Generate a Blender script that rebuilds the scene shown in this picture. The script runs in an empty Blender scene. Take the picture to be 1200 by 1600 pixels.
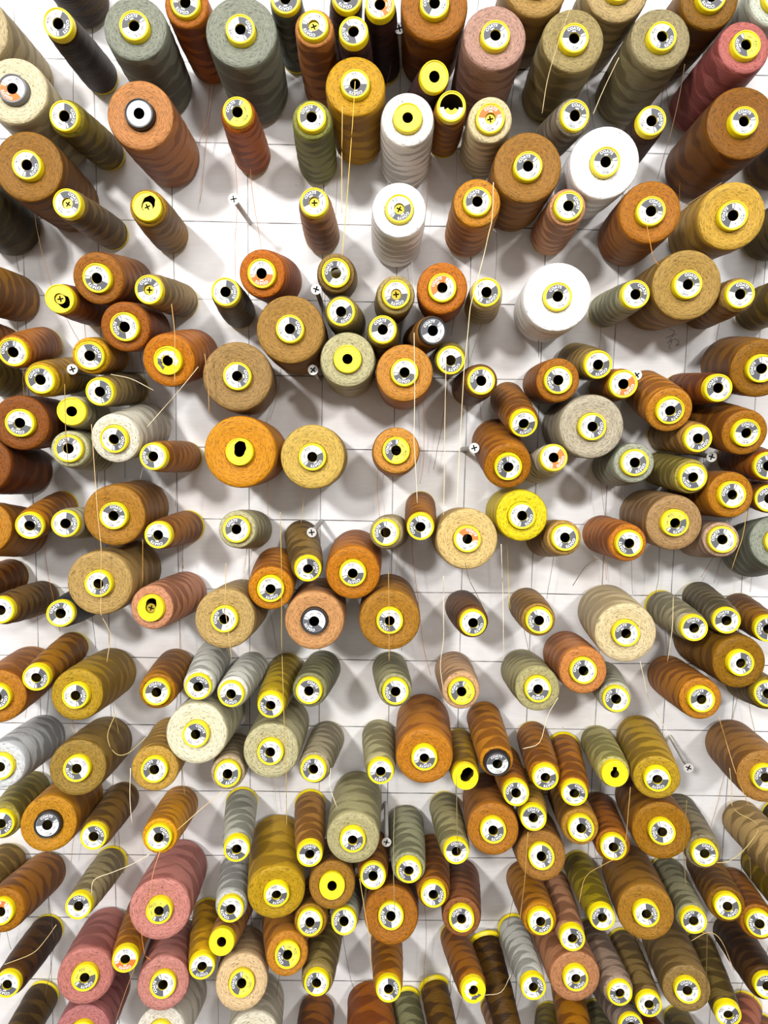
import bpy, bmesh, math, random
import numpy as np
from mathutils import Matrix, Vector

random.seed(7)
scene = bpy.context.scene
COL = scene.collection

# ------------------------------------------------------------------ camera
F_PX = 1075.0                      # focal length in pixels of the 1200 x 1600 frame
PITCH, YAW, ROLL = 0.10791, -0.013156, 0.016398
GRID = 0.080                       # spacing of the pencil grid on the board (m)
DIST = 9.58010 * GRID              # camera to board
GX0, GY0 = 0.755392 * GRID, 4.824685 * GRID
ZC = 1.5                           # camera height

def _rot():
    a, b, c = PITCH, YAW, ROLL
    rx = np.array([[1, 0, 0], [0, math.cos(a), -math.sin(a)], [0, math.sin(a), math.cos(a)]])
    ry = np.array([[math.cos(b), 0, math.sin(b)], [0, 1, 0], [-math.sin(b), 0, math.cos(b)]])
    rz = np.array([[math.cos(c), -math.sin(c), 0], [math.sin(c), math.cos(c), 0], [0, 0, 1]])
    return rz @ rx @ ry
RC = _rot()
CAM = Vector((0.0, -DIST, ZC))

def w2b(v):                        # (right, down, into the board) -> Blender axes
    return Vector((v[0], v[2], -v[1]))
def ray(px, py):                   # direction with unit depth towards the board
    d = RC.T @ np.array([(px - 600) / F_PX, (py - 800) / F_PX, 1.0])
    return w2b(d / d[2])
def at(px, py, out=0.0):           # world point seen at a pixel, `out` metres in front of the board
    return CAM + ray(px, py) * (DIST - out)
def cam_depth(p):
    d = p - CAM
    return float(RC[2] @ np.array([d.x, -d.z, d.y]))

cam = bpy.data.cameras.new('camera')
cam.sensor_fit = 'VERTICAL'; cam.sensor_height = 36.0; cam.lens = F_PX / 1600 * 36.0
cam.clip_start = 0.01
camo = bpy.data.objects.new('camera', cam); COL.objects.link(camo)
right, down, fwd = (w2b(RC[i]) for i in range(3))
m = Matrix((right, -down, -fwd)).transposed().to_4x4(); m.translation = CAM
camo.matrix_world = m
scene.camera = camo

# ------------------------------------------------------------------ light
scene.view_settings.view_transform = 'Standard'
scene.view_settings.look = 'None'
scene.view_settings.gamma = 1.0
scene.view_settings.use_curve_mapping = False
scene.view_settings.exposure = 0.56

world = bpy.data.worlds.new('room_light'); scene.world = world; world.use_nodes = True
bg = world.node_tree.nodes['Background']
bg.inputs['Color'].default_value = (1.0, 0.98, 0.95, 1); bg.inputs['Strength'].default_value = 0.44

def area(name, loc, target, size, energy, color):
    l = bpy.data.lights.new(name, 'AREA'); l.shape = 'DISK'; l.size = size; l.energy = energy; l.color = color
    o = bpy.data.objects.new(name, l); COL.objects.link(o)
    o.location = loc
    o.rotation_euler = (Vector(target) - Vector(loc)).to_track_quat('-Z', 'Y').to_euler()
    return o
area('ceiling_lamp', (-0.95, -2.3, ZC + 0.85), (0, 0, ZC), 0.22, 36, (1.0, 0.985, 0.96))
area('ceiling_lamp', (0.85, -2.5, ZC + 0.80), (0, 0, ZC), 0.22, 21, (1.0, 0.985, 0.96))
soft_fill = area('soft_fill_light', (0.0, -2.0, ZC + 1.70), (0, 0, ZC), 2.6, 46, (1.0, 0.985, 0.965))  # added wide fill light that softens the shadows
soft_fill.data.shape = 'RECTANGLE'; soft_fill.data.size_y = 0.9

# ------------------------------------------------------------------ materials
def lin(h):
    h = h.lstrip('#')
    o = []
    for i in (0, 2, 4):
        c = int(h[i:i + 2], 16) / 255
        o.append(c / 12.92 if c <= 0.04045 else ((c + 0.055) / 1.055) ** 2.4)
    return (*o, 1.0)

class NT:
    """small node helper"""
    def __init__(s, name):
        s.m = bpy.data.materials.new(name); s.m.use_nodes = True
        s.t = s.m.node_tree; s.b = s.t.nodes['Principled BSDF']
    def n(s, kind, **kw):
        nd = s.t.nodes.new(kind)
        for k, v in kw.items(): setattr(nd, k, v)
        return nd
    def l(s, a, b): s.t.links.new(a, b)
    def put(s, sock, v):
        if isinstance(v, (int, float, tuple)): sock.default_value = v
        else: s.l(v, sock)
    def math(s, op, a, b=0.0, clamp=False):
        nd = s.n('ShaderNodeMath', operation=op, use_clamp=clamp)
        s.put(nd.inputs[0], a); s.put(nd.inputs[1], b); return nd.outputs[0]
    def comb(s, x, y, z):
        nd = s.n('ShaderNodeCombineXYZ')
        for i, v in enumerate((x, y, z)): s.put(nd.inputs[i], v)
        return nd.outputs[0]
    def noise(s, vec, scale, detail=2.0, rough=0.5):
        nd = s.n('ShaderNodeTexNoise'); s.l(vec, nd.inputs['Vector'])
        nd.inputs['Scale'].default_value = scale; nd.inputs['Detail'].default_value = detail
        nd.inputs['Roughness'].default_value = rough; return nd.outputs['Fac']
    def ramp(s, fac, stops):
        nd = s.n('ShaderNodeValToRGB'); cr = nd.color_ramp
        while len(cr.elements) < len(stops): cr.elements.new(0.5)
        for e, (p, c) in zip(cr.elements, stops):
            e.position = p; e.color = c if isinstance(c, tuple) else (c, c, c, 1)
        s.l(fac, nd.inputs[0]); return nd.outputs[0]
    def mul(s, a, b, fac=1.0, mode='MULTIPLY'):
        nd = s.n('ShaderNodeMix', data_type='RGBA', blend_type=mode)
        nd.inputs[0].default_value = fac if isinstance(fac, float) else 1.0
        if not isinstance(fac, float): s.l(fac, nd.inputs[0])
        s.put(nd.inputs[6], a); s.put(nd.inputs[7], b); return nd.outputs[2]
    def bump(s, h, strength, dist):
        nd = s.n('ShaderNodeBump'); nd.inputs['Strength'].default_value = strength
        nd.inputs['Distance'].default_value = dist; s.l(h, nd.inputs['Height'])
        s.l(nd.outputs[0], s.b.inputs['Normal']); return nd

def flat(name, hexc, rough=0.5, metal=0.0, spec=0.5):
    k = NT(name); k.b.inputs['Roughness'].default_value = rough; k.b.inputs['Metallic'].default_value = metal
    k.b.inputs['Specular IOR Level'].default_value = spec
    tc = k.n('ShaderNodeTexCoord')
    nz = k.noise(tc.outputs['Object'], 350.0, 3.0)
    k.l(k.mul(lin(hexc), k.ramp(nz, [(0.3, 0.9), (0.7, 1.0)])), k.b.inputs['Base Color'])
    return k.m

def thread_material():
    k = NT('wound_thread')
    k.b.inputs['Roughness'].default_value = 0.52
    k.b.inputs['Specular IOR Level'].default_value = 0.20
    k.b.inputs['Sheen Weight'].default_value = 0.02
    info = k.n('ShaderNodeObjectInfo'); tc = k.n('ShaderNodeTexCoord')
    sep = k.n('ShaderNodeSeparateXYZ'); k.l(tc.outputs['Object'], sep.inputs[0])
    nsep = k.n('ShaderNodeSeparateXYZ'); k.l(tc.outputs['Normal'], nsep.inputs[0])
    x, y, z = sep.outputs
    r = k.math('SQRT', k.math('ADD', k.math('MULTIPLY', x, x), k.math('MULTIPLY', y, y)))
    cx = k.math('DIVIDE', x, r); sy = k.math('DIVIDE', y, r)
    rnd = info.outputs['Random']
    off = k.math('MULTIPLY', rnd, 37.0)
    # face: broken concentric strands
    face = k.math('GREATER_THAN', nsep.outputs[2], 0.6)
    def strands(ang, rad, det):
        return k.noise(k.comb(k.math('MULTIPLY', cx, ang), k.math('MULTIPLY', sy, ang), k.math('ADD', k.math('MULTIPLY', r, rad), off)), 1.0, det, 0.6)
    fn = k.math('ADD', k.math('MULTIPLY', strands(5.0, 1000.0, 2.0), 0.62), k.math('MULTIPLY', strands(9.0, 1900.0, 1.0), 0.38))
    fcol = k.ramp(fn, [(0.33, 0.30), (0.43, 0.74), (0.52, 0.98), (0.66, 1.22)])
    # side: sheen of crossing helices painted into the colour, and fine turns
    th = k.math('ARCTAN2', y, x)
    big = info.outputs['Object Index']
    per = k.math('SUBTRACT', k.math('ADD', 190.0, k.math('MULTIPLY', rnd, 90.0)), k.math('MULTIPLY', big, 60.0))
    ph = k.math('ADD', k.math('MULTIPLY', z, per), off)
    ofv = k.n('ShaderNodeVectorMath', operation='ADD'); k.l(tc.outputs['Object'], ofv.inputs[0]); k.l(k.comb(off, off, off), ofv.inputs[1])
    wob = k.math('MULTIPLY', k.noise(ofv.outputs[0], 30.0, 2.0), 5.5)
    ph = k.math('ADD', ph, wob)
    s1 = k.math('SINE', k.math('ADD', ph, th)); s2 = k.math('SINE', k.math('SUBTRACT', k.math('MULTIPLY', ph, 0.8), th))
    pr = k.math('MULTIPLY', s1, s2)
    sheen_bandf = k.math('ADD', k.math('MULTIPLY', pr, 3.2), 0.5, True)
    band = k.ramp(sheen_bandf, [(0.0, 0.70), (0.45, 0.88), (0.55, 1.04), (1.0, 1.20)])
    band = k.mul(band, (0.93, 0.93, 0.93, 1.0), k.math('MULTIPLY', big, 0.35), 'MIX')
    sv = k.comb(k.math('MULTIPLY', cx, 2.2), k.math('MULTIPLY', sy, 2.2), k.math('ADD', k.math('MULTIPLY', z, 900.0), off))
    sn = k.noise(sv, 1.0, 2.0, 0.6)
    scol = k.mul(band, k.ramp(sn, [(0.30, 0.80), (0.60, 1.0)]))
    mod = k.mul(scol, fcol, face, 'MIX')
    grain = k.ramp(k.noise(tc.outputs['Object'], 900.0, 2.0), [(0.25, 0.86), (0.7, 1.05)])
    gm = k.n('ShaderNodeGamma'); k.l(info.outputs['Color'], gm.inputs[0]); gm.inputs[1].default_value = 1.2  # deepens the side colour, painting in the look of shade
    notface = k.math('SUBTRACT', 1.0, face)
    shaded_col = k.mul(info.outputs['Color'], gm.outputs[0], k.math('MULTIPLY', notface, k.math('SUBTRACT', 1.0, k.math('MULTIPLY', sheen_bandf, 0.75))), 'MIX')
    c = k.mul(k.mul(shaded_col, mod), grain)
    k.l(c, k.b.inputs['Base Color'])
    hmix = k.mul(sn, fn, face, 'MIX')
    k.bump(hmix, 0.75, 0.0012)
    return k.m

def tail_material():
    k = NT('loose_thread_fibre'); info = k.n('ShaderNodeObjectInfo')
    k.b.inputs['Roughness'].default_value = 0.7
    tc = k.n('ShaderNodeTexCoord')
    k.l(k.mul(info.outputs['Color'], k.ramp(k.noise(tc.outputs['Object'], 300.0), [(0.3, 0.8), (0.7, 1.0)])), k.b.inputs['Base Color'])
    return k.m

def board_material():
    k = NT('white_painted_board')
    k.b.inputs['Roughness'].default_value = 0.55
    tc = k.n('ShaderNodeTexCoord'); v = tc.outputs['Object']
    sep = k.n('ShaderNodeSeparateXYZ'); k.l(v, sep.inputs[0])
    wob = k.math('MULTIPLY', k.math('SUBTRACT', k.noise(v, 5.0, 2.0), 0.5), 0.004)
    def lines(c, off):
        t = k.math('ADD', k.math('DIVIDE', k.math('ADD', c, wob), GRID), off)
        fr = k.math('ABSOLUTE', k.math('SUBTRACT', k.math('FRACT', k.math('ADD', t, 0.5)), 0.5))
        d = k.math('MULTIPLY', fr, GRID / 0.00075)
        return k.math('MULTIPLY', k.math('SUBTRACT', 1.0, d, True), 1.7, True)
    lx = lines(sep.outputs[0], GX0 / GRID)
    lz = lines(k.math('MULTIPLY', sep.outputs[2], -1.0), GY0 / GRID)
    ln = k.math('MAXIMUM', k.math('MULTIPLY', lx, 0.85), lz)
    brk = k.ramp(k.noise(v, 38.0, 3.0), [(0.30, 0.5), (0.6, 1.0)])
    pencil = k.math('MULTIPLY', ln, brk)
    stain = k.ramp(k.noise(v, 9.0, 4.0, 0.6), [(0.28, lin('#cdc6c3')), (0.60, lin('#e2e2e4'))])
    sc = k.n('ShaderNodeMapping'); sc.inputs['Scale'].default_value = (30, 1, 260); k.l(v, sc.inputs['Vector'])
    grain = k.ramp(k.noise(sc.outputs[0], 1.0, 4.0, 0.7), [(0.3, 0.93), (0.65, 1.0)])
    fleck = k.ramp(k.noise(v, 240.0, 2.0), [(0.215, 0.25), (0.245, 1.0)])
    base = k.mul(k.mul(stain, grain), fleck)
    c = k.mul(base, lin('#2e2926'), pencil, 'MIX')
    k.l(c, k.b.inputs['Base Color'])
    k.bump(k.noise(sc.outputs[0], 1.0, 4.0, 0.7), 0.25, 0.0006)
    return k.m

M = dict(
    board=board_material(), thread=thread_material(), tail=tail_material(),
    yellow=flat('yellow_plastic', '#e6d00c', 0.42), black=flat('black_plastic', '#1d1e22', 0.4),
    greytube=flat('grey_plastic', '#6b6a6c', 0.5),
    paper=flat('white_label_paper', '#dedcdb', 0.7), yellowpaper=flat('pale_yellow_label_paper', '#e2d248', 0.7),
    grey=flat('grey_label_print', '#4f5056', 0.7), orange=flat('orange_label_print', '#e06a26', 0.7),
    ink=flat('dark_ink', '#26252c', 0.8), whiteink=flat('white_ink', '#f4f4f4', 0.8),
    steel=flat('bright_zinc_screw', '#c9c8c4', 0.38, 0.35), brass=flat('yellow_zinc_screw', '#b8a030', 0.35, 0.6),
    inner=flat('shaded_tube_bore', '#57470f', 0.8),  # shade inside the bore painted as a darker colour than the yellow tube
    dark=flat('dark_screw_slot', '#2a2926', 0.7),
)

# ------------------------------------------------------------------ mesh helpers
def mesh_from(name, verts, faces, mats, midx=None, smooth=True):
    me = bpy.data.meshes.new(name)
    me.from_pydata([tuple(map(float, v)) for v in verts], [], faces)
    for mt in mats: me.materials.append(mt)
    if midx is not None: me.polygons.foreach_set('material_index', midx)
    me.polygons.foreach_set('use_smooth', [smooth] * len(me.polygons))
    me.update(); return me

def lathe(profile, seg, close=False):
    n = len(profile); a = np.linspace(0, 2 * np.pi, seg, endpoint=False)
    v = []
    for r, z in profile:
        v += [(r * math.cos(t), r * math.sin(t), z) for t in a]
    f = []
    for i in range(n if close else n - 1):
        j = (i + 1) % n
        for s in range(seg):
            s2 = (s + 1) % seg
            f.append((i * seg + s, i * seg + s2, j * seg + s2, j * seg + s))
    return v, f

def obj(name, me, parent=None, color=None):
    o = bpy.data.objects.new(name, me); COL.objects.link(o)
    if parent is not None: o.parent = parent
    if color is not None: o.color = color
    return o

def plate(outer, inner, z, flip=False):
    """flat polygon with a hole, triangulated"""
    bm = bmesh.new(); es = []
    for loop in (outer, inner):
        vs = [bm.verts.new((x, y, z)) for x, y in loop]
        es += [bm.edges.new((vs[i], vs[(i + 1) % len(vs)])) for i in range(len(vs))]
    bmesh.ops.triangle_fill(bm, edges=es, use_beauty=True, normal=(0, 0, 1))
    bm.verts.index_update()
    v = [tuple(q.co) for q in bm.verts]; f = []
    for p in bm.faces:
        idx = [q.index for q in p.verts]
        if p.normal.z < 0: idx.reverse()
        f.append(tuple(idx))
    bm.free(); return v, f

def merge(parts):
    V, Fc, MI = [], [], []
    for v, f, mi in parts:
        o = len(V); V += list(v); Fc += [tuple(i + o for i in q) for q in f]; MI += [mi] * len(f)
    return V, Fc, MI
def circle(r, n=24, ph=0.0): return [(r * math.cos(ph + 2 * math.pi * i / n), r * math.sin(ph + 2 * math.pi * i / n)) for i in range(n)]

# ------------------------------------------------------------------ the board
BW, BH0, BH1 = 1.5, -1.5, 0.95
bm = bmesh.new()
bmesh.ops.create_cube(bm, size=1.0)
for v in bm.verts:
    v.co = Vector((v.co.x * 2 * BW, 0.009 + v.co.y * 0.018, (BH0 + BH1) / 2 + v.co.z * (BH1 - BH0)))
me = bpy.data.meshes.new('wall_back'); bm.to_mesh(me); bm.free(); me.materials.append(M['board'])
wall = obj('wall_back', me); wall.location = (0, 0, ZC)
wall['kind'] = 'structure'; wall['label'] = 'white painted board with a pencil grid behind all the spools'

me = bpy.data.meshes.new('unseen_floor')  # unseen, added to cut the light reaching spool undersides
me.from_pydata([(-3.5, -5, 0), (3.5, -5, 0), (3.5, 0.02, 0), (-3.5, 0.02, 0), (-3.5, -5, -0.05), (3.5, -5, -0.05), (3.5, 0.02, -0.05), (-3.5, 0.02, -0.05)], [],
               [(0, 1, 2, 3), (7, 6, 5, 4), (0, 4, 5, 1), (1, 5, 6, 2), (2, 6, 7, 3), (3, 7, 4, 0)])
me.materials.append(flat('brown_floor_boards', '#6b5a48', 0.6))
fl = obj('unseen_floor', me); fl['kind'] = 'structure'

# ------------------------------------------------------------------ spools
# face x, y, face radius (px) | thread colour | colour word | cap | label turn | back x, y | s = screw seen in the bore
# caps: g grey/white label, h grey/yellow label, o orange/white label, k black tube, w black tube + plain label,
#       c grey tube + orange label, y bare yellow cap, b broken yellow cap, t torn label
SPOOLS = '''
-45 42 60 d2c09a tan g 90 - -
91 37 25 3a2210 dark_brown g -20 160 118
59 -111 42 4a3510 dark_olive g 0 - -
210 41 52 8f9283 grey-green g 110 - -
289 3 38 b8752f chestnut g 250 - -
376 47 60 8f9283 grey-green g 15 - -
20 139 58 ece0bd cream c 230 - -
101 182 29 8d8038 olive g 0 160 232
217 177 53 cb946a peach_brown w 0 270 248
371 175 28 c87a35 orange h 145 394 247
42 258 56 9a7138 brown g -30 - -
105 318 26 8a7550 khaki g 40 172 357 s
230 323 29 a9821f golden_olive b 60 263 366 s
-70 298 52 5c5230 dark_olive n 0 - -
446 -2 30 7f8273 grey-green g 270 - -
490 40 35 c08a5c peach_brown g 240 - - s
543 -3 26 4a2a22 maroon g 260 - -
552 48 25 4f2e2a maroon g 200 - -
593 7 26 46231f maroon o 0 - -
679 5 55 a86a1f chestnut g 160 - -
774 56 53 c09a8c dusty_pink g 120 - -
555 132 53 d2a62d mustard g -85 - -
487 183 32 8f8f55 olive-green g 125 - -
678 122 25 55332f maroon y 0 652 150
637 184 43 efe9e2 off-white y 0 - -
705 167 24 b8802c amber b 90 695 212
766 186 36 ecdcb4 cream o 90 750 240 s
491 316 26 c79d7c pink-beige g 120 - - s
624 326 43 ffffff white g -60 - - s
746 315 39 cf9647 light_orange g 120 738 365
840 -30 56 b89a66 tan n 0 - -
967 -22 55 c2ab84 beige n 0 - -
897 60 55 a99a72 khaki g 95 - -
1034 58 52 a39673 khaki g -35 - -
1112 -6 50 8c6320 golden_brown g 250 - -
1215 -5 48 cfd3c4 pale_grey n 0 - -
1165 71 49 c27a74 coral_pink h 190 - -
897 182 29 9c8f7e grey-beige g 75 848 212
1018 189 25 4a2d18 dark_brown g 10 - -
1162 190 57 8e5f22 brown g 90 - -
825 260 56 a57a43 tan_brown g 120 - -
945 255 59 ffffff white g 90 925 290
888 322 31 d8a98a peach g 20 862 367
1016 331 50 b8741f orange-brown g 65 975 368
1143 338 51 d9b765 pale_mustard g 170 1090 362
1300 185 45 7a5c2a brown n 0 - -
1290 318 40 6b5d33 dark_olive n 0 - -
-63 438 43 b0843e tan_brown n 0 - -
94 467 25 a8651c chestnut b -30 150 478 s
153 435 43 a5713a brown g 250 210 440
233 453 26 b09a6c khaki g 110 285 468 s
196 511 42 a8682a chestnut g 190 245 500
264 563 45 d07f22 orange t 0 297 532
22 550 28 c58848 light_orange g 150 72 530
-78 505 30 b07a45 tan_brown n 0 - -
-78 569 30 8b7b30 olive n 0 - -
65 593 31 c9a227 mustard g 130 105 570
141 556 31 e0b030 amber_yellow g 30 175 562
157 612 26 a8956b khaki g 0 203 592
113 643 25 c9c2a0 pale_khaki y 0 140 652
33 661 45 8f5622 brown g 255 70 672
108 701 30 c9c6a0 pale_sage g 125 148 708
180 686 43 e6e1d0 ivory g -20 245 655
239 713 24 c98a2b amber g 190 288 708
374 706 57 e0941f bright_orange b 80 - -
371 588 55 a98a62 taupe g 0 383 602
-30 725 48 8a5526 dark_brown n 0 - -
353 456 25 7d6f4c dark_khaki g 0 378 484
409 428 42 c8772a orange o -90 432 436
525 427 33 9c8458 taupe g 150 530 440
533 487 29 a39466 khaki g -50 545 492
619 460 33 b5a578 khaki g -80 - - s
691 450 43 c9761f orange o 135 - -
760 457 26 ecd9b0 cream g -50 757 478
453 514 56 ab8652 tan_brown g 10 - -
598 515 27 b0a06a khaki g 110 606 522
676 517 27 b58a55 tan k 120 655 510
543 561 46 c5be97 pale_sage y 0 - -
632 582 47 d39c5c light_orange g -95 - -
704 563 26 b3a565 olive g -60 706 550
752 595 28 7d5a35 brown g 150 730 603
488 714 51 dcc078 pale_mustard g -60 500 715
619 704 37 d9a262 light_orange h 160 617 713
871 464 53 ffffff white g 110 851 488
993 460 25 b5b396 sage g 40 946 484
1074 445 56 b59a62 tan g 75 1020 470
1156 460 28 a88c5a khaki g 80 1093 486
1270 450 33 8f7a30 olive n 0 - -
1187 576 52 9a6c18 golden_brown g 180 1125 568
934 570 28 b09a68 khaki g -60 898 558
872 594 36 b2701f orange-brown g 200 848 598
973 600 26 c98832 amber o -40 955 598
1045 640 38 cf9650 light_orange g -35 1010 592
1122 606 25 9a5a1c rust_brown g 140 1070 598
817 660 26 a86c1c chestnut g -70 795 600
925 667 55 c2b8a3 grey-beige g -10 880 674
865 715 24 eee5cc cream o -30 846 728
794 730 46 b8741c orange-brown g 175 778 690
1090 685 27 c9a06a tan g -45 1038 680
1165 677 43 b07c36 tan_brown g 90 1100 658
991 723 32 a9ab9a grey-green g -45 960 732
1083 746 32 b3a566 olive g 220 1038 728
1146 773 43 bb7a1e orange-brown g 150 1108 764
1199 728 30 b5752c chestnut g 180 1140 715
1199 780 28 a86a20 chestnut g 120 1150 772
815 804 48 f7dc00 vivid_yellow g -30 786 788
1054 817 45 b59673 taupe h -60 1008 800
47 821 27 b5761f orange-brown g 30 106 790
-25 825 45 c07f1c amber n 0 38 838
104 818 25 d8d0b0 cream g 0 125 813
178 806 50 b58748 tan_brown g 70 224 792
247 836 25 b87a26 amber g -100 293 822
370 827 30 c6bf9a pale_khaki g 125 398 832
-67 930 26 9a611a chestnut n 0 24 896
2 953 25 8a6a40 brown g 180 68 935
96 958 24 3f444a charcoal g 140 130 942
154 912 53 c3a877 tan g -40 212 888
236 950 36 d8a48a salmon_pink b 80 298 925 s
351 967 49 c9b080 tan g 170 384 945
57 1059 24 b87f22 amber g -20 115 1010
-3 1088 46 c58c48 light_orange g -30 50 1045
119 1086 44 bfa347 mustard_olive g 0 174 1048
245 1081 29 b07d22 golden_brown g 100 272 1040
310 1073 28 dcdcd2 pale_grey g 60 340 1025
361 1084 28 e2e2d8 pale_grey g -90 395 1040
307 1146 51 efe9cc ivory g 50 345 1112
2 1197 36 d5d7d8 silver_grey g 180 72 1150
122 1199 44 a58c52 olive_brown g 215 168 1160
242 1201 37 cfae68 pale_mustard g 140 268 1152
423 920 39 d68a22 bright_orange g -80 432 882
481 887 27 8d7648 khaki g 10 460 826
551 896 46 cb8b3a light_orange g -80 556 862
603 832 28 bfb088 pale_khaki g 170 624 832
657 823 24 b5761f amber g 190 660 787
730 842 52 e8d09a cream o 60 718 832
491 970 49 d8a880 peach k 235 496 942
609 970 49 b58748 tan_brown g 220 607 935
739 973 26 7a5636 brown g -40 721 949
423 1102 25 b5a03a olive_yellow g 200 448 1036
483 1079 28 8f8c6a grey-olive g 60 510 1044
618 1080 27 aaa682 sage g 190 606 1045
721 1080 30 dcb898 pale_peach h 150 709 1048
423 1174 46 cfc8a2 pale_sage g 205 452 1128
490 1201 27 b3a88c grey-beige g 150 513 1150
595 1205 25 c0b88e pale_sage g -90 592 1146
663 1184 47 cf934c light_orange g -80 662 1118
777 1193 28 cf9545 light_orange k 100 752 1112
727 1213 24 b08e20 golden_olive b 60 722 1160
356 1208 27 c4b094 beige g -60 364 1172
882 840 28 c39f6a tan g -45 848 848
983 849 30 cf8c4a light_orange g 210 938 834
1127 843 28 c9aa94 pink-beige g 150 1090 846
1215 845 53 969a8c grey-green n 0 1168 845
842 969 27 b3935c tan g 190 825 946
977 989 51 efdcb2 cream g 130 945 956
1084 981 25 bdb496 pale_khaki g 100 1038 945
1134 969 27 85765e taupe g 120 1096 934
1199 982 25 a5701c golden_brown g 180 1158 952
911 1047 42 d69868 peach g 150 882 1022
1158 1037 50 9a7018 golden_brown g 10 1102 1008
840 1076 37 b9b183 sage g -90 822 1046
962 1091 25 c9c7b2 pale_sage g 160 950 1060
1095 1092 34 c98f45 light_orange g 120 1045 1052
1198 1082 30 8f7a2e olive g 180 1150 1052
852 1214 25 b5761f orange-brown g -60 838 1146
897 1238 25 bb8030 amber g 50 890 1160
960 1208 26 c4bd84 pale_sage y 90 935 1158
1026 1215 38 c9ad50 mustard g -80 1002 1140
1194 1213 42 b58a58 tan g 155 1142 1158
3 1285 28 a89c5e olive g -20 48 1232
77 1286 46 cf9a45 light_orange k 100 122 1244
147 1306 25 8f7040 brown g 40 190 1246
249 1307 28 f2ac10 bright_amber g 40 282 1258
370 1325 22 c2c2b4 pale_grey g -120 371 1252
250 1420 48 dc9c92 pink h -45 283 1352
124 1414 22 b8aa84 khaki g 85 174 1350
361 1418 25 c4c5c0 pale_grey g 220 366 1358
348 1468 25 c99a6a tan y 0 362 1432
4 1422 35 b0721c orange-brown o 130 72 1362
134 1524 45 d08f86 dusty_pink h -70 174 1448
197 1495 23 c9851c amber o -90 207 1425
256 1534 47 d69a90 dusty_pink g 190 274 1470
316 1508 23 e5b010 yellow g -90 326 1425
378 1532 46 efcfa8 pale_peach h 170 380 1482
13 1536 24 5c3a12 dark_brown g -110 74 1456
-8 1685 24 5a4420 dark_olive n 0 72 1545
130 1612 42 c98a88 dusty_pink n 0 165 1540
252 1612 40 e0d8cc off-white n 0 292 1552
396 1624 42 e3dcc8 off-white n 0 404 1562
432 1395 45 cfb04a mustard g -75 426 1300
484 1334 22 c0935a tan g 90 480 1254
551 1312 42 c4bd92 pale_sage g -60 560 1236
519 1381 39 a57c42 tan_brown y 0 520 1346
583 1366 26 a5743a brown g 120 585 1336
639 1360 28 a9a88a sage g 200 635 1280
713 1330 24 b3aa80 sage g 90 697 1256
770 1295 42 bb8444 tan_brown g -60 756 1248
806 1238 24 bb8030 amber g 150 792 1190
677 1396 27 a8743a brown g -10 678 1330
721 1433 33 9a6a4c rosy_brown g 130 722 1370
611 1428 49 ae6f22 orange-brown g 190 610 1385
485 1438 28 b58a45 tan_brown g -80 493 1405
538 1437 21 bfc0ac pale_grey g 165 549 1400
449 1488 41 cf9650 light_orange h 200 440 1440
495 1534 27 a08f62 khaki g 160 510 1450
607 1543 23 c0861f amber g 10 603 1468
589 1685 44 b06c28 chestnut n 0 590 1548
480 1690 28 8a551c brown n 0 498 1570
664 1690 26 8c8a68 sage n 0 654 1546
716 1690 26 6e5420 dark_olive n 0 698 1546
739 1545 24 a8702a chestnut t 90 708 1465
742 1690 22 b89c8a pink-beige n 0 738 1580
803 1640 25 5a3c10 dark_brown n 0 772 1500
833 1276 23 c9a860 pale_mustard g 90 829 1232
907 1292 31 bb9050 tan g 20 890 1248
845 1335 46 a87c4a tan_brown g 0 834 1292
958 1322 28 a5641c rust_brown g 0 938 1258
1033 1297 47 a87a22 golden_brown g 190 1000 1242
1100 1332 28 8f846a grey-khaki g 70 1062 1262
844 1438 27 c58a2e amber g -60 816 1372
894 1465 21 c59a80 pink-beige g 20 868 1380
941 1433 22 a89832 olive_yellow g 150 908 1350
1008 1424 48 b08a48 tan_brown g 10 985 1355
1083 1437 26 9a9678 sage g 130 1046 1356
1135 1413 33 8a5f1c golden_brown g -50 1100 1352
1185 1441 28 a8691c rust_brown g 190 1150 1376
1239 1365 32 c9b083 beige n 0 1152 1268
1262 1440 28 a8923a olive_yellow n 0 1172 1340
1310 1360 25 5c5228 dark_olive n 0 1202 1264
899 1527 41 c9987a salmon_pink g -60 858 1435
833 1541 21 d0d0c8 pale_grey g 20 800 1452
968 1550 27 ab9484 mauve_beige g -130 930 1462
1013 1569 27 8f7a54 khaki g -30 962 1474
1072 1544 41 9c855c taupe g 100 1032 1462
1137 1583 21 7d6c44 dark_khaki g -30 1096 1468
1197 1538 27 54391a dark_brown g 100 1142 1452
985 1600 27 9a8a80 mauve_beige g 90 942 1528
908 1655 31 bd7d1f amber n 0 880 1560
846 1660 22 8f7f28 olive n 0 836 1565
818 1660 22 a88670 mauve_beige n 0 806 1545
948 1670 24 8f8a66 sage n 0 918 1565
1072 1668 28 6b3414 rust_brown n 0 1032 1570
1100 1672 22 7a6a2e olive n 0 1068 1574
1132 1676 30 a8705e coral_pink n 0 1098 1572
1205 1690 26 8a521c chestnut n 0 1182 1590
-67 1441 30 9c8450 khaki n 0 26 1334
'''
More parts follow.
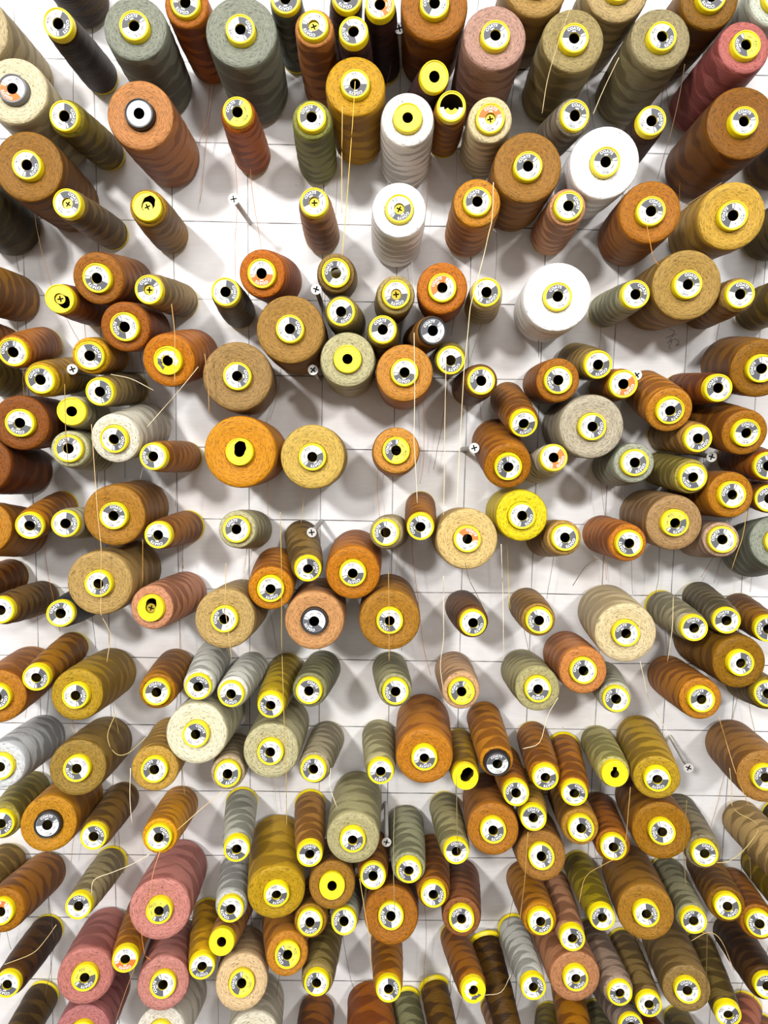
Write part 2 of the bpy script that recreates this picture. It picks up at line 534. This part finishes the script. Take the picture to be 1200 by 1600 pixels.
# screws driven into the board: head x, y -> foot x, y (px), reach (m)
SCREWS = '''
365 311 391 348 0.082 bare wood screw in the open patch left of a pink-beige spool
624 44 627 104 0.082 bare wood screw right of the maroon spools near the top edge
494 452 503 478 0.080 bare screw head beside the taupe and orange spools at the upper centre
489 578 499 594 0.080 bare screw head left of the pale sage bare-capped spool
113 577 146 586 0.080 bare screw head between two yellow spools at the left
995 586 962 592 0.080 bare wood screw head above the tilted light orange spool at the right
741 700 722 702 0.080 bare wood screw pointing left beside the tilted orange-brown spool
1112 714 1072 706 0.080 bare wood screw head between olive and tan-brown spools at the right
487 832 503 814 0.070 bare wood screw leaning over the tilted khaki spool in the middle
1076 1200 1047 1150 0.082 bare threaded screw right of the lower right mustard spool
604 1316 603 1254 0.082 bare threaded screw between two sage spools near the bottom
'''
# loose ends hanging in front: colour | distance in front of the faces (m) | pixel path
TAILS = '''
efdcae 0.010 771 285 769 340 757 395 735 480 725 580 718 700 714 790
e8d8b8 0.010 647 520 648 600 647 690 650 740 652 786
dcc9a0 0.008 697 560 695 660 694 760 693 805
e3b94a 0.008 555 127 551 190 543 300 535 397
d8b86a 0.006 535 167 534 250 534 333
bda77c 0.006 892 10 868 80 855 127 847 177
c7b58e 0.004 967 90 943 140 927 178
5f4a2c 0.004 1070 100 1062 147 1050 200 1027 280
8a6a3a 0.004 1128 285 1100 303 1068 323
c9862a 0.004 1010 350 1016 380 1021 402 1030 415
c99a5a 0.006 268 475 273 520 273 600
9a7a3a 0.006 101 600 103 680 107 730
d2b27c 0.008 143 663 147 723 152 797 158 857 158 960 172 990 167 1035
b08a50 0.006 320 553 325 600 327 647
d8c7a0 0.006 310 573 280 610 230 667
cfc0a0 0.004 173 585 205 592 240 610
a87a30 0.005 223 843 223 910
c8a870 0.005 353 880 352 950 362 1030
c8b070 0.006 182 1112 168 1150 180 1177 200 1177 227 1153
b89a50 0.008 438 800 440 900 440 1000 443 1100 447 1200 448 1290
b8904a 0.006 607 893 608 970 608 1033
e0d2b4 0.005 693 900 693 1000 688 1040 693 1080
d8ccb4 0.005 783 850 786 940 787 1033
6a5638 0.003 727 880 733 905 743 925 756 952
c8ba90 0.005 1052 933 1050 985 1043 1033
b8934a 0.005 1167 800 1160 840 1153 860 1143 890
cfc4a2 0.004 1000 1033 1013 1090 1032 1125 1053 1160
c89a5a 0.005 1123 1120 1147 1200 1170 1260
e6d8b0 0.006 872 1090 855 1120 843 1160 817 1170
e8dcc0 0.003 204 1200 203 1245 206 1287
efe0bc 0.005 143 1400 147 1375 207 1350 233 1335
e6c887 0.004 277 1297 312 1266 347 1237
d8bd84 0.004 7 1507 50 1490 70 1470 88 1445
b07a4a 0.005 210 1513 196 1550 180 1597
e8e0c8 0.003 517 1200 515 1227 527 1263
9c9070 0.005 617 1243 615 1310 615 1373 617 1427
d8b878 0.004 562 1373 577 1467 580 1520
8a7a50 0.005 713 1210 714 1280 715 1333
c8b890 0.004 757 1555 783 1550 798 1523
b8904a 0.005 825 1300 820 1373 812 1440
b89450 0.005 985 1230 978 1310 972 1335 945 1350 915 1370 905 1410
8a7440 0.005 1073 1250 1068 1333 1072 1390
6a5430 0.004 1105 1457 1104 1510 1103 1567
c8b070 0.005 1140 1200 1147 1265 1185 1290 1165 1325 1140 1345 1120 1348
caa870 0.005 1080 1470 1107 1457 1127 1470 1147 1517
c87a30 0.004 220 1450 226 1490 236 1500
d89a60 0.004 250 1330 238 1370 233 1420
5a4630 0.004 945 880 935 873 915 885 895 915
'''

LT = 0.107                         # length of a spool, board to cap
HUB = 0.0135
def cat(pts, n=6):                 # smooth path through points
    P = [pts[0] * 2 - pts[1]] + list(pts) + [pts[-1] * 2 - pts[-2]]
    out = []
    for i in range(1, len(P) - 2):
        a, b, c, d = P[i - 1:i + 3]
        for k in range(n):
            t = k / n
            out.append(0.5 * (2 * b + (c - a) * t + (2 * a - 5 * b + 4 * c - d) * t * t + (3 * b - a - 3 * c + d) * t ** 3))
    out.append(P[-2]); return out
def tube_mesh(name, pts, rad, mat, sides=5):
    V, Fc = [], []
    for i, p in enumerate(pts):
        d = (pts[min(i + 1, len(pts) - 1)] - pts[max(i - 1, 0)])
        d = d.normalized() if d.length > 1e-9 else Vector((0, 0, 1))
        u = d.orthogonal().normalized() if abs(d.y) > 0.9 else d.cross(Vector((0, 1, 0))).normalized()
        w = d.cross(u)
        for s in range(sides):
            a = 2 * math.pi * s / sides
            V.append(p + (u * math.cos(a) + w * math.sin(a)) * rad)
    for i in range(len(pts) - 1):
        for s in range(sides):
            s2 = (s + 1) % sides
            Fc.append((i * sides + s, i * sides + s2, (i + 1) * sides + s2, (i + 1) * sides + s))
    Fc.append(tuple(range(sides))[::-1]); Fc.append(tuple(range((len(pts) - 1) * sides, len(pts) * sides)))
    return mesh_from(name, V, Fc, [mat])

# ---- plastic tubes
def tube_body(bore=0.0049, jag=None, FL=0.0164):
    T = LT
    prof = [(0.0120, 0.0006), (0.0155, 0.0004), (FL, 0.0012), (FL, 0.0034), (0.0160, 0.0044), (0.0133, T - 0.0030),
            (0.0131, T - 0.0012), (0.0128, T - 0.0003), (0.0123, T), (0.0119, T - 0.0004), (0.0117, T - 0.0011)]
    parts = [(*lathe(prof, 32), 0)]
    hole = circle(bore, 20) if jag is None else jag
    pv, pf = plate(circle(0.0117, 32), hole, T - 0.0011)
    parts.append((pv, pf, 0))
    n = len(hole)
    wv = [(x, y, T - 0.0011) for x, y in hole] + [(x * 1.02, y * 1.02, T - 0.0026) for x, y in hole]
    parts.append((wv, [(i, n + i, n + (i + 1) % n, (i + 1) % n) for i in range(n)], 0))
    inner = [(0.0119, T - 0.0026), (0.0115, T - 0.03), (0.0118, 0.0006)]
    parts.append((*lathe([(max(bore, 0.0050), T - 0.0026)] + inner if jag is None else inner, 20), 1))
    return merge(parts)
def jagged(seed, base=0.0043, amp=0.004, tilt=1.2):
    rr = random.Random(seed); out = []
    for i in range(22):
        a = 2 * math.pi * i / 22
        lobe = max(0.0, math.cos(a - tilt)) ** 2
        r = base + amp * lobe * (0.7 + 0.6 * rr.random()) + 0.0012 * rr.random() * (0.3 + lobe)
        r = min(r, 0.0105); out.append((r * math.cos(a), r * math.sin(a)))
    return out
keyhole = [(r * math.cos(a), r * math.sin(a)) for a, r in
           [(2 * math.pi * i / 24, 0.0043 if abs((i / 24 * 360) - 90) > 22 else 0.0072) for i in range(24)]]
TUBE = {}
def tube(kind, mat):
    key = (kind, mat)
    if key not in TUBE:
        if kind == 'plain': v, f, mi = tube_body()
        elif kind == 'flanged': v, f, mi = tube_body(FL=0.0182)
        elif kind == 'key': v, f, mi = tube_body(jag=keyhole)
        elif kind == 'half': v, f, mi = tube_body(jag=[(0.0104 * math.cos(a), 0.0104 * math.sin(a) if math.sin(a) > -0.2 else -0.0022 + 0.0012 * math.sin(9 * a)) for a in [2 * math.pi * i / 30 for i in range(30)]])
        else: v, f, mi = tube_body(jag=jagged(kind, 0.0049, 0.0052))
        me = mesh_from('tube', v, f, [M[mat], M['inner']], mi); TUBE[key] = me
        me.polygons.foreach_set('use_smooth', [len(p.vertices) == 4 for p in me.polygons])
    return TUBE[key]

# ---- paper labels and their print
ZL = LT - 0.0009
def arcplate(r0, r1, a0, a1, z, n):
    v = []; f = []
    for i in range(n + 1):
        a = a0 + (a1 - a0) * i / n
        v += [(r0 * math.cos(a), r0 * math.sin(a), z), (r1 * math.cos(a), r1 * math.sin(a), z)]
    for i in range(n): f.append((2 * i, 2 * i + 1, 2 * i + 3, 2 * i + 2))
    return v, f
RL0, RL1 = 0.0050, 0.0108
def label_mesh(mat):
    v, f = arcplate(RL0, RL1, 0, 2 * math.pi, ZL, 40)
    v2, f2 = arcplate(RL1, RL1, 0, 2 * math.pi, ZL, 40)
    for i in range(0, len(v2), 2): v2[i] = (v2[i][0], v2[i][1], ZL - 0.0003)
    V, Fc, MI = merge([(v, f, 0), (v2, f2, 0)])
    return mesh_from('paper_label', V, Fc, [M[mat]], smooth=False)
LABEL = {k: label_mesh(k) for k in ('paper', 'yellowpaper')}
D = math.radians
def sector_mesh(mat):
    v, f = arcplate(RL0, RL1 - 0.0001, D(6), D(176), ZL + 0.00004, 26)
    return mesh_from('label_print', v, f, [M[mat]], smooth=False)
SECTOR = {k: sector_mesh(k) for k in ('grey', 'orange')}
def text_pts(s, size):
    c = bpy.data.curves.new('t', 'FONT'); c.body = s; c.size = size; c.align_x = 'CENTER'; c.resolution_u = 2; c.offset = size * 0.022
    o = bpy.data.objects.new('t', c); COL.objects.link(o)
    me = bpy.data.meshes.new_from_object(o)
    v = [(q.co.x, q.co.y) for q in me.vertices]; f = [tuple(p.vertices) for p in me.polygons]
    bpy.data.objects.remove(o); bpy.data.meshes.remove(me); bpy.data.curves.remove(c)
    return v, f
def bend(s, size, R, top=True, sx=1.0, ang0=0.0, bold=0.0):
    v, f = text_pts(s, size); out = []
    for x, y in v:
        x *= sx
        if top: a = math.pi / 2 + ang0 - x / R; r = R + y
        else: a = -math.pi / 2 + ang0 + x / R; r = R - y
        out.append((r * math.cos(a), r * math.sin(a), ZL + 0.00009))
    return out, f
def lettering(code, tex):
    parts = [(*bend('COATS', 0.0033, 0.0076, True, 1.0), 0), (*bend('epic', 0.0021, 0.0056, True, 0.95), 0),
             (*bend(code, 0.0027, 0.0101, False, 1.0), 1), (*bend(tex, 0.0016, 0.0077, False, 1.0, D(-6)), 1),
             (*bend('5000m', 0.0017, 0.0081, False, 1.0, D(58)), 1), (*bend('120', 0.0017, 0.0081, False, 1.0, D(-62)), 1)]
    parts.append((*arcplate(0.0062, 0.0102, D(11), D(17), ZL + 0.00009, 2), 0))
    parts.append((*arcplate(0.0062, 0.0102, D(20), D(22), ZL + 0.00009, 2), 0))
    V, Fc, MI = merge(parts)
    return mesh_from('lettering', V, Fc, [M['whiteink'], M['ink']], MI, smooth=False)
LETTER = [lettering(c, t) for c, t in (('C2209', 'Tex 24'), ('C4328', 'Tex 24'), ('C2238', 'Tex 24'), ('C9105', 'Tex 30'),
                                      ('C6181', 'Tex 24'), ('C8302', 'Tex 24'), ('C1328', 'Tex 40'), ('C4257', 'Tex 24'))]
def torn_mesh():
    a = [D(t) for t in range(60, 331, 15)]; rr = random.Random(3)
    inn = [(0.0046 + 0.0022 * rr.random()) for _ in a]; out = [0.0104 - 0.0018 * rr.random() for _ in a]
    v = []
    for t, i, o in zip(a, inn, out):
        v += [(i * math.cos(t), i * math.sin(t), ZL + 0.0008 * rr.random()), (o * math.cos(t), o * math.sin(t), ZL + 0.0006 * rr.random())]
    f = [(2 * i, 2 * i + 1, 2 * i + 3, 2 * i + 2) for i in range(len(a) - 1)]
    return mesh_from('torn_label', v, f, [M['paper'], M['grey']], [0] * (len(f) - 5) + [1] * 5, smooth=False)
TORN = torn_mesh()
hv, hf = arcplate(0.0068, RL1, D(185), D(355), ZL, 20)
HALF = mesh_from('paper_label', hv, hf, [M['paper']], smooth=False)

# ---- screws
def screw_mesh(name, reach, rh, mat, rs=0.0021):
    parts = []
    t = 0.0007; w = rh * 0.62
    plus = [(t, t), (t, w), (-t, w), (-t, t), (-w, t), (-w, -t), (-t, -t), (-t, -w), (t, -w), (t, -t), (w, -t), (w, t)]
    pv, pf = plate(circle(rh, 24), plus, reach); parts.append((pv, pf, 0))
    n = 12
    dv = [(x, y, reach) for x, y in plus] + [(x * 0.7, y * 0.7, reach - 0.0022) for x, y in plus]
    df = [(i, n + i, n + (i + 1) % n, (i + 1) % n) for i in range(n)] + [tuple(range(n, 2 * n))]
    parts.append((dv, df, 1))
    prof = [(rh, reach), (rh * 0.98, reach - 0.0006), (rs, reach - 0.0042)]
    z = reach - 0.012
    prof.append((rs, z))
    while z > 0.002:
        prof += [(rs * 0.92, z - 0.0004), (rs * 1.18, z - 0.0011), (rs * 0.92, z - 0.0018)]; z -= 0.0018
    prof.append((rs, 0.0002))
    v, f = lathe(prof[::-1], 12); parts.append((v, f, 0))
    V, Fc, MI = merge(parts)
    return mesh_from(name, V, Fc, [M[mat], M['dark']], MI)

def frame(base, axis, turn=0.0):
    Z = axis.normalized(); X = Vector((1, 0, 0)); X = (X - Z * X.dot(Z)).normalized(); Y = Z.cross(X)
    mt = Matrix((X, Y, Z)).transposed().to_4x4(); mt.translation = base
    return mt @ Matrix.Rotation(turn, 4, 'Z')

def solve_front(px, py, base, L):
    w = ray(px, py); o = CAM - base
    a = w.dot(w); b = 2 * w.dot(o); c = o.dot(o) - L * L
    disc = max(b * b - 4 * a * c, 0.0)
    return CAM + w * ((-b - math.sqrt(disc)) / (2 * a))

# ---- read, place and relax
class S: pass
spools = []
for ln in SPOOLS.strip().splitlines():
    p = ln.split(); s = S()
    s.x, s.y, s.r = float(p[0]), float(p[1]), float(p[2])
    s.hex, s.cname, s.cap, s.ang = p[3], p[4].replace('_', ' '), p[5], float(p[6])
    s.screw = len(p) > 9
    f0 = at(s.x, s.y, LT); b0 = Vector((f0.x, 0, f0.z - 0.003))
    if p[7] != '-':
        bm_ = at(float(p[7]), float(p[8]), 0.0)
        b0 = b0.lerp(bm_, 0.72)
    s.base = Vector((b0.x, 0.0, b0.z)); s.front = solve_front(s.x, s.y, s.base, LT)
    s.rf = max(s.r * cam_depth(s.front) / F_PX, 0.0146)
    s.rb = max(0.0064 + 0.78 * s.rf, 0.0174)
    spools.append(s)
N = len(spools)
B = np.array([(s.base.x, s.base.z) for s in spools]); Fq = np.array([(s.front.x, s.front.z) for s in spools])
rf = np.array([s.rf for s in spools]); rb = np.array([s.rb for s in spools]); rf0, rb0 = rf.copy(), rb.copy()
F0 = Fq.copy()
iu = np.triu_indices(N, 1)
for it in range(230):
    for t in (0.0, 0.2, 0.4, 0.6, 0.8, 0.95):
        P = B * (1 - t) + Fq * t; R_ = rb * (1 - t) + rf * t + 0.0006 * math.sin(math.pi * t) + 0.0003
        d = P[iu[1]] - P[iu[0]]; dist = np.hypot(d[:, 0], d[:, 1]) + 1e-9
        ov = R_[iu[0]] + R_[iu[1]] + 0.0007 - dist
        for k in np.nonzero(ov > 0)[0]:
            i, j = iu[0][k], iu[1][k]; n = d[k] / dist[k]; o = ov[k]
            B[i] -= n * o * 0.36 * (1 - 0.6 * t); B[j] += n * o * 0.36 * (1 - 0.6 * t)
            if t > 0.3:
                Fq[i] -= n * o * 0.10 * t; Fq[j] += n * o * 0.10 * t
                for q in (i, j):
                    rf[q] = max(rf[q] - o * (0.10 if it < 170 else 0.3), 0.0146, rf0[q] * (0.86 if it < 170 else 0.78))
            if t < 0.7:
                for q in (i, j):
                    rb[q] = max(rb[q] - o * (0.10 if it < 170 else 0.3), 0.0168, rb0[q] * (0.84 if it < 170 else 0.76))
    Fq += (F0 - Fq) * (0.02 if it < 150 else 0.0)
for i, s in enumerate(spools):
    s.rf, s.rb = float(rf[i]), float(rb[i])
    b = Vector((B[i][0], 0, B[i][1])); y0 = s.front.y
    fr = Vector((Fq[i][0], y0, Fq[i][1])); ax = (fr - b).normalized()
    lift = max(s.rb, 0.0185) * math.sqrt(max(0.0, 1 - ax.y * ax.y)) + 0.0004   # tilted foot clears the board
    s.base = Vector((B[i][0], -lift, B[i][1])); s.axis = (fr - s.base).normalized()
    s.front = s.base + s.axis * LT

def thick(s, t): return s.rb + (s.rf - s.rb) * t + 0.0006 * math.sin(math.pi * min(1, max(0, t))) + 0.0006
for rep in range(6):
    for i in range(N):
        for j in range(i + 1, N):
            a, b = spools[i], spools[j]
            if (a.base - b.base).length > a.rb + b.rb + 0.03 and (a.front - b.front).length > a.rf + b.rf + 0.02: continue
            for k in range(13):
                t = k / 13.0; p = a.base + a.axis * (t * LT); u = (p - b.base).dot(b.axis)
                if not -0.01 < u < LT + 0.004: continue
                tb_ = u / LT; o = thick(a, t) + thick(b, tb_) + 0.0003 - (p - b.base - b.axis * u).length
                if o > 0:
                    big_, te = (a, t) if a.rf > b.rf else (b, tb_)
                    te = min(1, max(0, te))
                    big_.rf = max(0.0146, big_.rf - o * (0.3 + 0.7 * te)); big_.rb = max(0.0166, big_.rb - o * (1.0 - 0.7 * te))
                    if big_.rf < 0.018:
                        sm = a if big_ is b else b; sm.rb = max(0.0166, sm.rb - o * 0.5)

# ---- labels that single each spool out
def size_word(s):
    r = s.r * (1.0 if s.y < 500 else 1.06 if s.y < 1100 else 1.12)
    return 'big' if r >= 43.5 else 'medium' if r >= 31.5 else 'slim'
CAPW = {'g': '', 'n': '', 'h': 'half-yellow label', 'o': 'orange and white label', 'k': 'black hub', 'w': 'black hub and plain white label',
        'c': 'grey hub and orange label', 'y': 'bare yellow cap', 'b': 'broken yellow cap', 't': 'torn label'}
for s in spools:
    s.size = size_word(s); s.short = f'{s.size} {s.cname} spool'
    c = CAPW[s.cap]
    if s.screw and s.cap not in 'bo': c = 'screw head in its bore'
    s.cw = c
    s.full = s.short + (' with ' + c if c else '')
    x, y = s.x, s.y
    s.edge = ('cut off by the left edge' if x < 12 else 'cut off by the right edge' if x > 1188 else
              'cut off by the top edge' if y < 12 else 'cut off by the bottom edge' if y > 1588 else '')
    s.row = ['top', 'upper', 'middle', 'lower', 'bottom'][min(4, max(0, int(y // 320)))]
    s.colm = ['left', 'centre', 'right'][min(2, max(0, int(x // 400)))]
    s.zone = f'at the {s.row} {s.colm}'
def rel(a, b):                     # where a lies as seen from b
    dx, dy = a.x - b.x, a.y - b.y
    if abs(dx) > 1.8 * abs(dy): return 'right of' if dx > 0 else 'left of'
    if abs(dy) > 1.8 * abs(dx): return 'below' if dy > 0 else 'above'
    return ('below' if dy > 0 else 'above') + ('-right of' if dx > 0 else '-left of')
near = []
for a in spools:
    c = [(math.hypot(a.x - b.x, a.y - b.y), b) for b in spools if b is not a]
    near.append([b for d, b in sorted(c, key=lambda t: t[0])[:7] if d < 190 and -20 < b.x < 1220 and -20 < b.y < 1620])
idx = {id(s): i for i, s in enumerate(spools)}
def art(t): return ('an ' if t[0] in 'aeiou' else 'a ') + t
def facts(i, key):
    a = spools[i]; out = {a_ for a_ in ()}
    for b in near[i]: out.add((getattr(a, key), rel(a, b), b.short)); out.add((getattr(a, key), rel(a, b), b.full))
    return out
allf = [facts(i, 'short') for i in range(N)]
def words_of(t): return len(t.replace('-', ' ').split())
for i, s in enumerate(spools):
    # things the bare words would also fit
    same = [j for j in range(N) if j != i and spools[j].short == s.short and (not s.cw or spools[j].cw == s.cw)]
    nb = [b for b in near[i] if b.short != s.short and 15 < b.x < 1185 and 15 < b.y < 1585] or near[i]
    where = s.edge or s.zone
    def free(test): return not any(test(spools[j], j) for j in same)
    ok = []
    for b in nb:
        k = (s.short, rel(s, b), b.short)
        if free(lambda q, j: k in allf[j]):
            r_ = f'{rel(s, b)} {art(b.short)}'
            ok.append(f'{s.full} {r_} {where}'); ok.append(f'{s.full} {r_}'); ok.append(f'{s.short} {r_} {where}')
    if not ok:
        for b in nb:
            for c in nb:
                if c is not b:
                    k1, k2 = (s.short, rel(s, b), b.short), (s.short, rel(s, c), c.short)
                    if free(lambda q, j: k1 in allf[j] and k2 in allf[j]):
                        ok.append(f'{s.short} {rel(s, b)} {art(b.short)} and {rel(s, c)} {art(c.short)}')
    if free(lambda q, j: (q.edge or q.zone) == where): ok.append(f'{s.full} {where}')
    good = [c for c in ok if 4 <= words_of(c) <= 16]
    s.label = good[0] if good else s.full + ' ' + where
used = {}
for s in spools: used.setdefault(s.label, []).append(s)
for k, v in used.items():
    if len(v) > 1:
        v.sort(key=lambda q: (q.x, q.y))
        for q, o in zip(v, ('leftmost', 'second from the left', 'third from the left', 'fourth from the left')): q.label = f'{q.short} {q.edge or q.zone}, {o} of its kind'

# ---- build each spool
import colorsys
def dye(h):
    h_, sa, v = colorsys.rgb_to_hsv(*[int(h[k:k + 2], 16) / 255 for k in (0, 2, 4)])
    if 0.04 < h_ < 0.105: h_ += 0.007
    sa = min(0.97, sa * (1.36 if 0.04 < h_ < 0.17 else 1.2)) if sa > 0.3 else sa * 1.2
    c = colorsys.hsv_to_rgb(h_, sa, min(1.0, v * (0.80 + 0.16 * max(0.0, 1 - 4 * sa) * v ** 4)))
    return lin(''.join('%02x' % round(q * 255) for q in c))
def winding_mesh(s, p, seed):
    rr = random.Random(seed)
    zt = LT - p; prof = [(0.0166, 0.0052), (s.rb - 0.0022, 0.0046), (s.rb - 0.0006, 0.0058), (s.rb, 0.0085)]
    n = 15
    for k in range(1, n):
        t = k / n; z = 0.0085 + (zt - 0.0045 - 0.0085) * t
        r = s.rb + (s.rf - s.rb) * t + rr.uniform(-1, 1) * 0.00028 + 0.0006 * math.sin(math.pi * t)
        prof.append((r, z))
    prof += [(s.rf - 0.0001, zt - 0.0045), (s.rf - 0.0006, zt - 0.0018), (s.rf - 0.0016, zt - 0.0003)]
    w = s.rf - 0.0016 - 0.0138
    if w > 0.0015:
        m_ = max(2, int(w / 0.004)); dip = min(0.0022, w * 0.12)
        for k in range(1, m_ + 1):
            t = k / m_
            prof.append((s.rf - 0.0016 - w * t, zt - 0.0003 - dip * t * t + rr.uniform(-1, 1) * 0.00015))
    else:
        prof.append((0.0134, zt + 0.0004))
    v, f = lathe(prof, 44)
    return mesh_from('thread_winding', v, f, [M['thread']])

FLANGED = {(13, 1536), (-8, 1685), (370, 1325), (247, 836), (484, 1334), (833, 1541), (664, 1690), (716, 1690), (803, 1640), (1084, 981), (897, 1238), (538, 1437), (124, 1414)}
screw_in = screw_mesh('wood_screw', LT - 0.0035, 0.0045, 'brass', 0.0019)
screw_big = screw_mesh('wood_screw', LT - 0.006, 0.0046, 'brass', 0.0019)
BORE_LABEL = 'yellow screw head seen inside the {}'
for i, s in enumerate(spools):
    e = bpy.data.objects.new('thread_spool', None); COL.objects.link(e)
    e.empty_display_size = 0.02
    s.mat = frame(s.base, s.axis); e.matrix_world = s.mat; s.e = e
    e['label'] = s.label; e['category'] = 'thread spool'; e['group'] = 'thread spools hung on the white board'
    p = 0.0070 if s.r < 26.5 else 0.0052 if s.r < 34 else 0.0040
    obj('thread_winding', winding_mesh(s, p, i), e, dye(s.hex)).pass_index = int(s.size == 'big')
    kind, mat = 'plain', 'yellow'
    if s.cap in 'kw': mat = 'black'
    if s.cap == 'c': mat = 'greytube'
    if s.cap == 'b': kind = 'half' if abs(s.x - 705) < 2 else i
    if s.cap == 'y' and s.ang == 90: kind = 'key'
    if kind == 'plain' and (round(s.x), round(s.y)) in FLANGED: kind = 'flanged'
    tb = obj('tube', tube(kind, mat), e)
    turn = D(s.ang - 90)
    if kind not in ('plain', 'key', 'half', 'flanged'): tb.rotation_euler.z = D(s.ang - 70)
    if s.cap == 'b':
        if kind == 'half': lb = obj('paper_label', HALF, e)
    elif s.cap == 't':
        lb = obj('paper_label', TORN, e); lb.rotation_euler.z = turn
    elif s.cap != 'y':
        lb = obj('paper_label', LABEL['yellowpaper' if s.cap == 'h' else 'paper'], e); lb.rotation_euler.z = turn
        if s.cap != 'w':
            obj('label_print', SECTOR['orange' if s.cap in 'oc' else 'grey'], lb)
            obj('lettering', LETTER[i % len(LETTER)], lb)
    if s.screw:
        o = obj('wood_screw', screw_in)
        o.matrix_world = frame(s.base + s.axis * 0.0006, s.axis, random.uniform(0, 3))
        o['label'] = 'screw head inside the ' + s.short + ' ' + s.zone
        o['category'] = 'screw'; o['group'] = 'screws in the board'

# ---- bare screws
for ln in SCREWS.strip().splitlines():
    p = ln.split(None, 5); hx, hy, bx, by, reach = map(float, p[:5])
    b = at(bx, by, 0.0004); fr = solve_front(hx, hy, b, reach)
    o = obj('wood_screw', screw_mesh('wood_screw', reach, 0.0050, 'steel'))
    o.matrix_world = frame(b, fr - b, random.uniform(0, 3))
    o['label'] = p[5]; o['category'] = 'screw'; o['group'] = 'screws in the board'

# ---- loose thread ends, parts of the spools they come from
def owner(p):
    return min(spools, key=lambda s: (s.front - p).length)
def add_tail(s, pts, rad, col):
    inv = s.mat.inverted()
    loc = [inv @ q for q in pts]
    # keep the sides of the strand out of the local frame's special axis
    obj('thread_tail', tube_mesh('thread_tail', loc, rad, M['tail']), s.e, lin(col))
for ln in TAILS.strip().splitlines():
    p = ln.split(); c = p[0]; d = float(p[1]); q = list(map(float, p[2:]))
    pts = []
    dense = []
    for k in range(0, len(q) - 2, 2):
        n_ = max(1, int(math.hypot(q[k + 2] - q[k], q[k + 3] - q[k + 1]) / 28))
        dense += [(q[k] + (q[k + 2] - q[k]) * j / n_, q[k + 1] + (q[k + 3] - q[k + 1]) * j / n_) for j in range(n_)]
    dense.append((q[-2], q[-1]))
    for X, Y in dense:
        reach = max([LT - 0.002] + [-z.front.y + z.rf * math.sqrt(max(0, 1 - z.axis.y ** 2)) for z in spools if math.hypot(z.x - X, z.y - Y) < z.r + 30])
        pts.append(at(X, Y, reach + d * 0.6 + 0.0012))
    add_tail(owner(pts[0]), cat(pts, 4), 0.00034, c)

BA = np.array([tuple(s.base) for s in spools]); AX = np.array([tuple(s.axis) for s in spools])
RM = np.array([max(s.rb, s.rf) for s in spools]) + 0.0012
def blocked(p, skip):
    v = np.array(tuple(p)) - BA; t = (v * AX).sum(1); d = np.linalg.norm(v - t[:, None] * AX, axis=1)
    hit = (d < RM) & (t > -0.005) & (t < LT + 0.002); hit[skip] = False
    return hit.any()
rr = random.Random(11)
for i, s in enumerate(spools):
    for rep in range(2):
        if rr.random() > (0.62 if rep == 0 else 0.35) or s.y > 1560: continue
        t0 = rr.uniform(0.06, 0.45); c = s.base + s.axis * (t0 * LT); r = s.rb + (s.rf - s.rb) * t0
        a = rr.uniform(-0.9, 0.9)
        p = c + Vector((math.sin(a) * r, 0, -math.cos(a) * r)) + Vector((0, 0, -0.0008))
        pts = [p.copy()]; dx = rr.uniform(-0.18, 0.18); n = rr.randint(9, 30); curl = rr.uniform(-0.02, 0.02)
        for k in range(n):
            dx += curl + rr.uniform(-0.05, 0.05)
            p = p + Vector((dx * 0.006, rr.uniform(-0.0006, 0.0010), -0.006))
            p.y = min(p.y, -0.002)
            if blocked(p, i): break
            pts.append(p.copy())
        if len(pts) < 4: continue
        col = s.hex if rr.random() < 0.55 else rr.choice(['5a4a3a', '6a5c4c', '8a7a60', '3f3830'])
        add_tail(s, cat(pts, 2), 0.00026, col)

# ---- faint pencil scribble on the board
SCRIB = [[(1046, 514), (1054, 518), (1050, 524), (1057, 522)], [(1040, 528), (1052, 524), (1046, 532), (1054, 530)],
         [(1042, 536), (1050, 533), (1045, 543), (1049, 545)], [(1054, 529), (1061, 534), (1056, 540), (1062, 538)]]
for st in SCRIB:
    pts = [at(x, y, 0.0001) for x, y in st]
    loc = [p - wall.location for p in pts]
    obj('pencil_mark', tube_mesh('pencil_mark', cat(loc, 5), 0.00022, M['ink'], 4), wall)
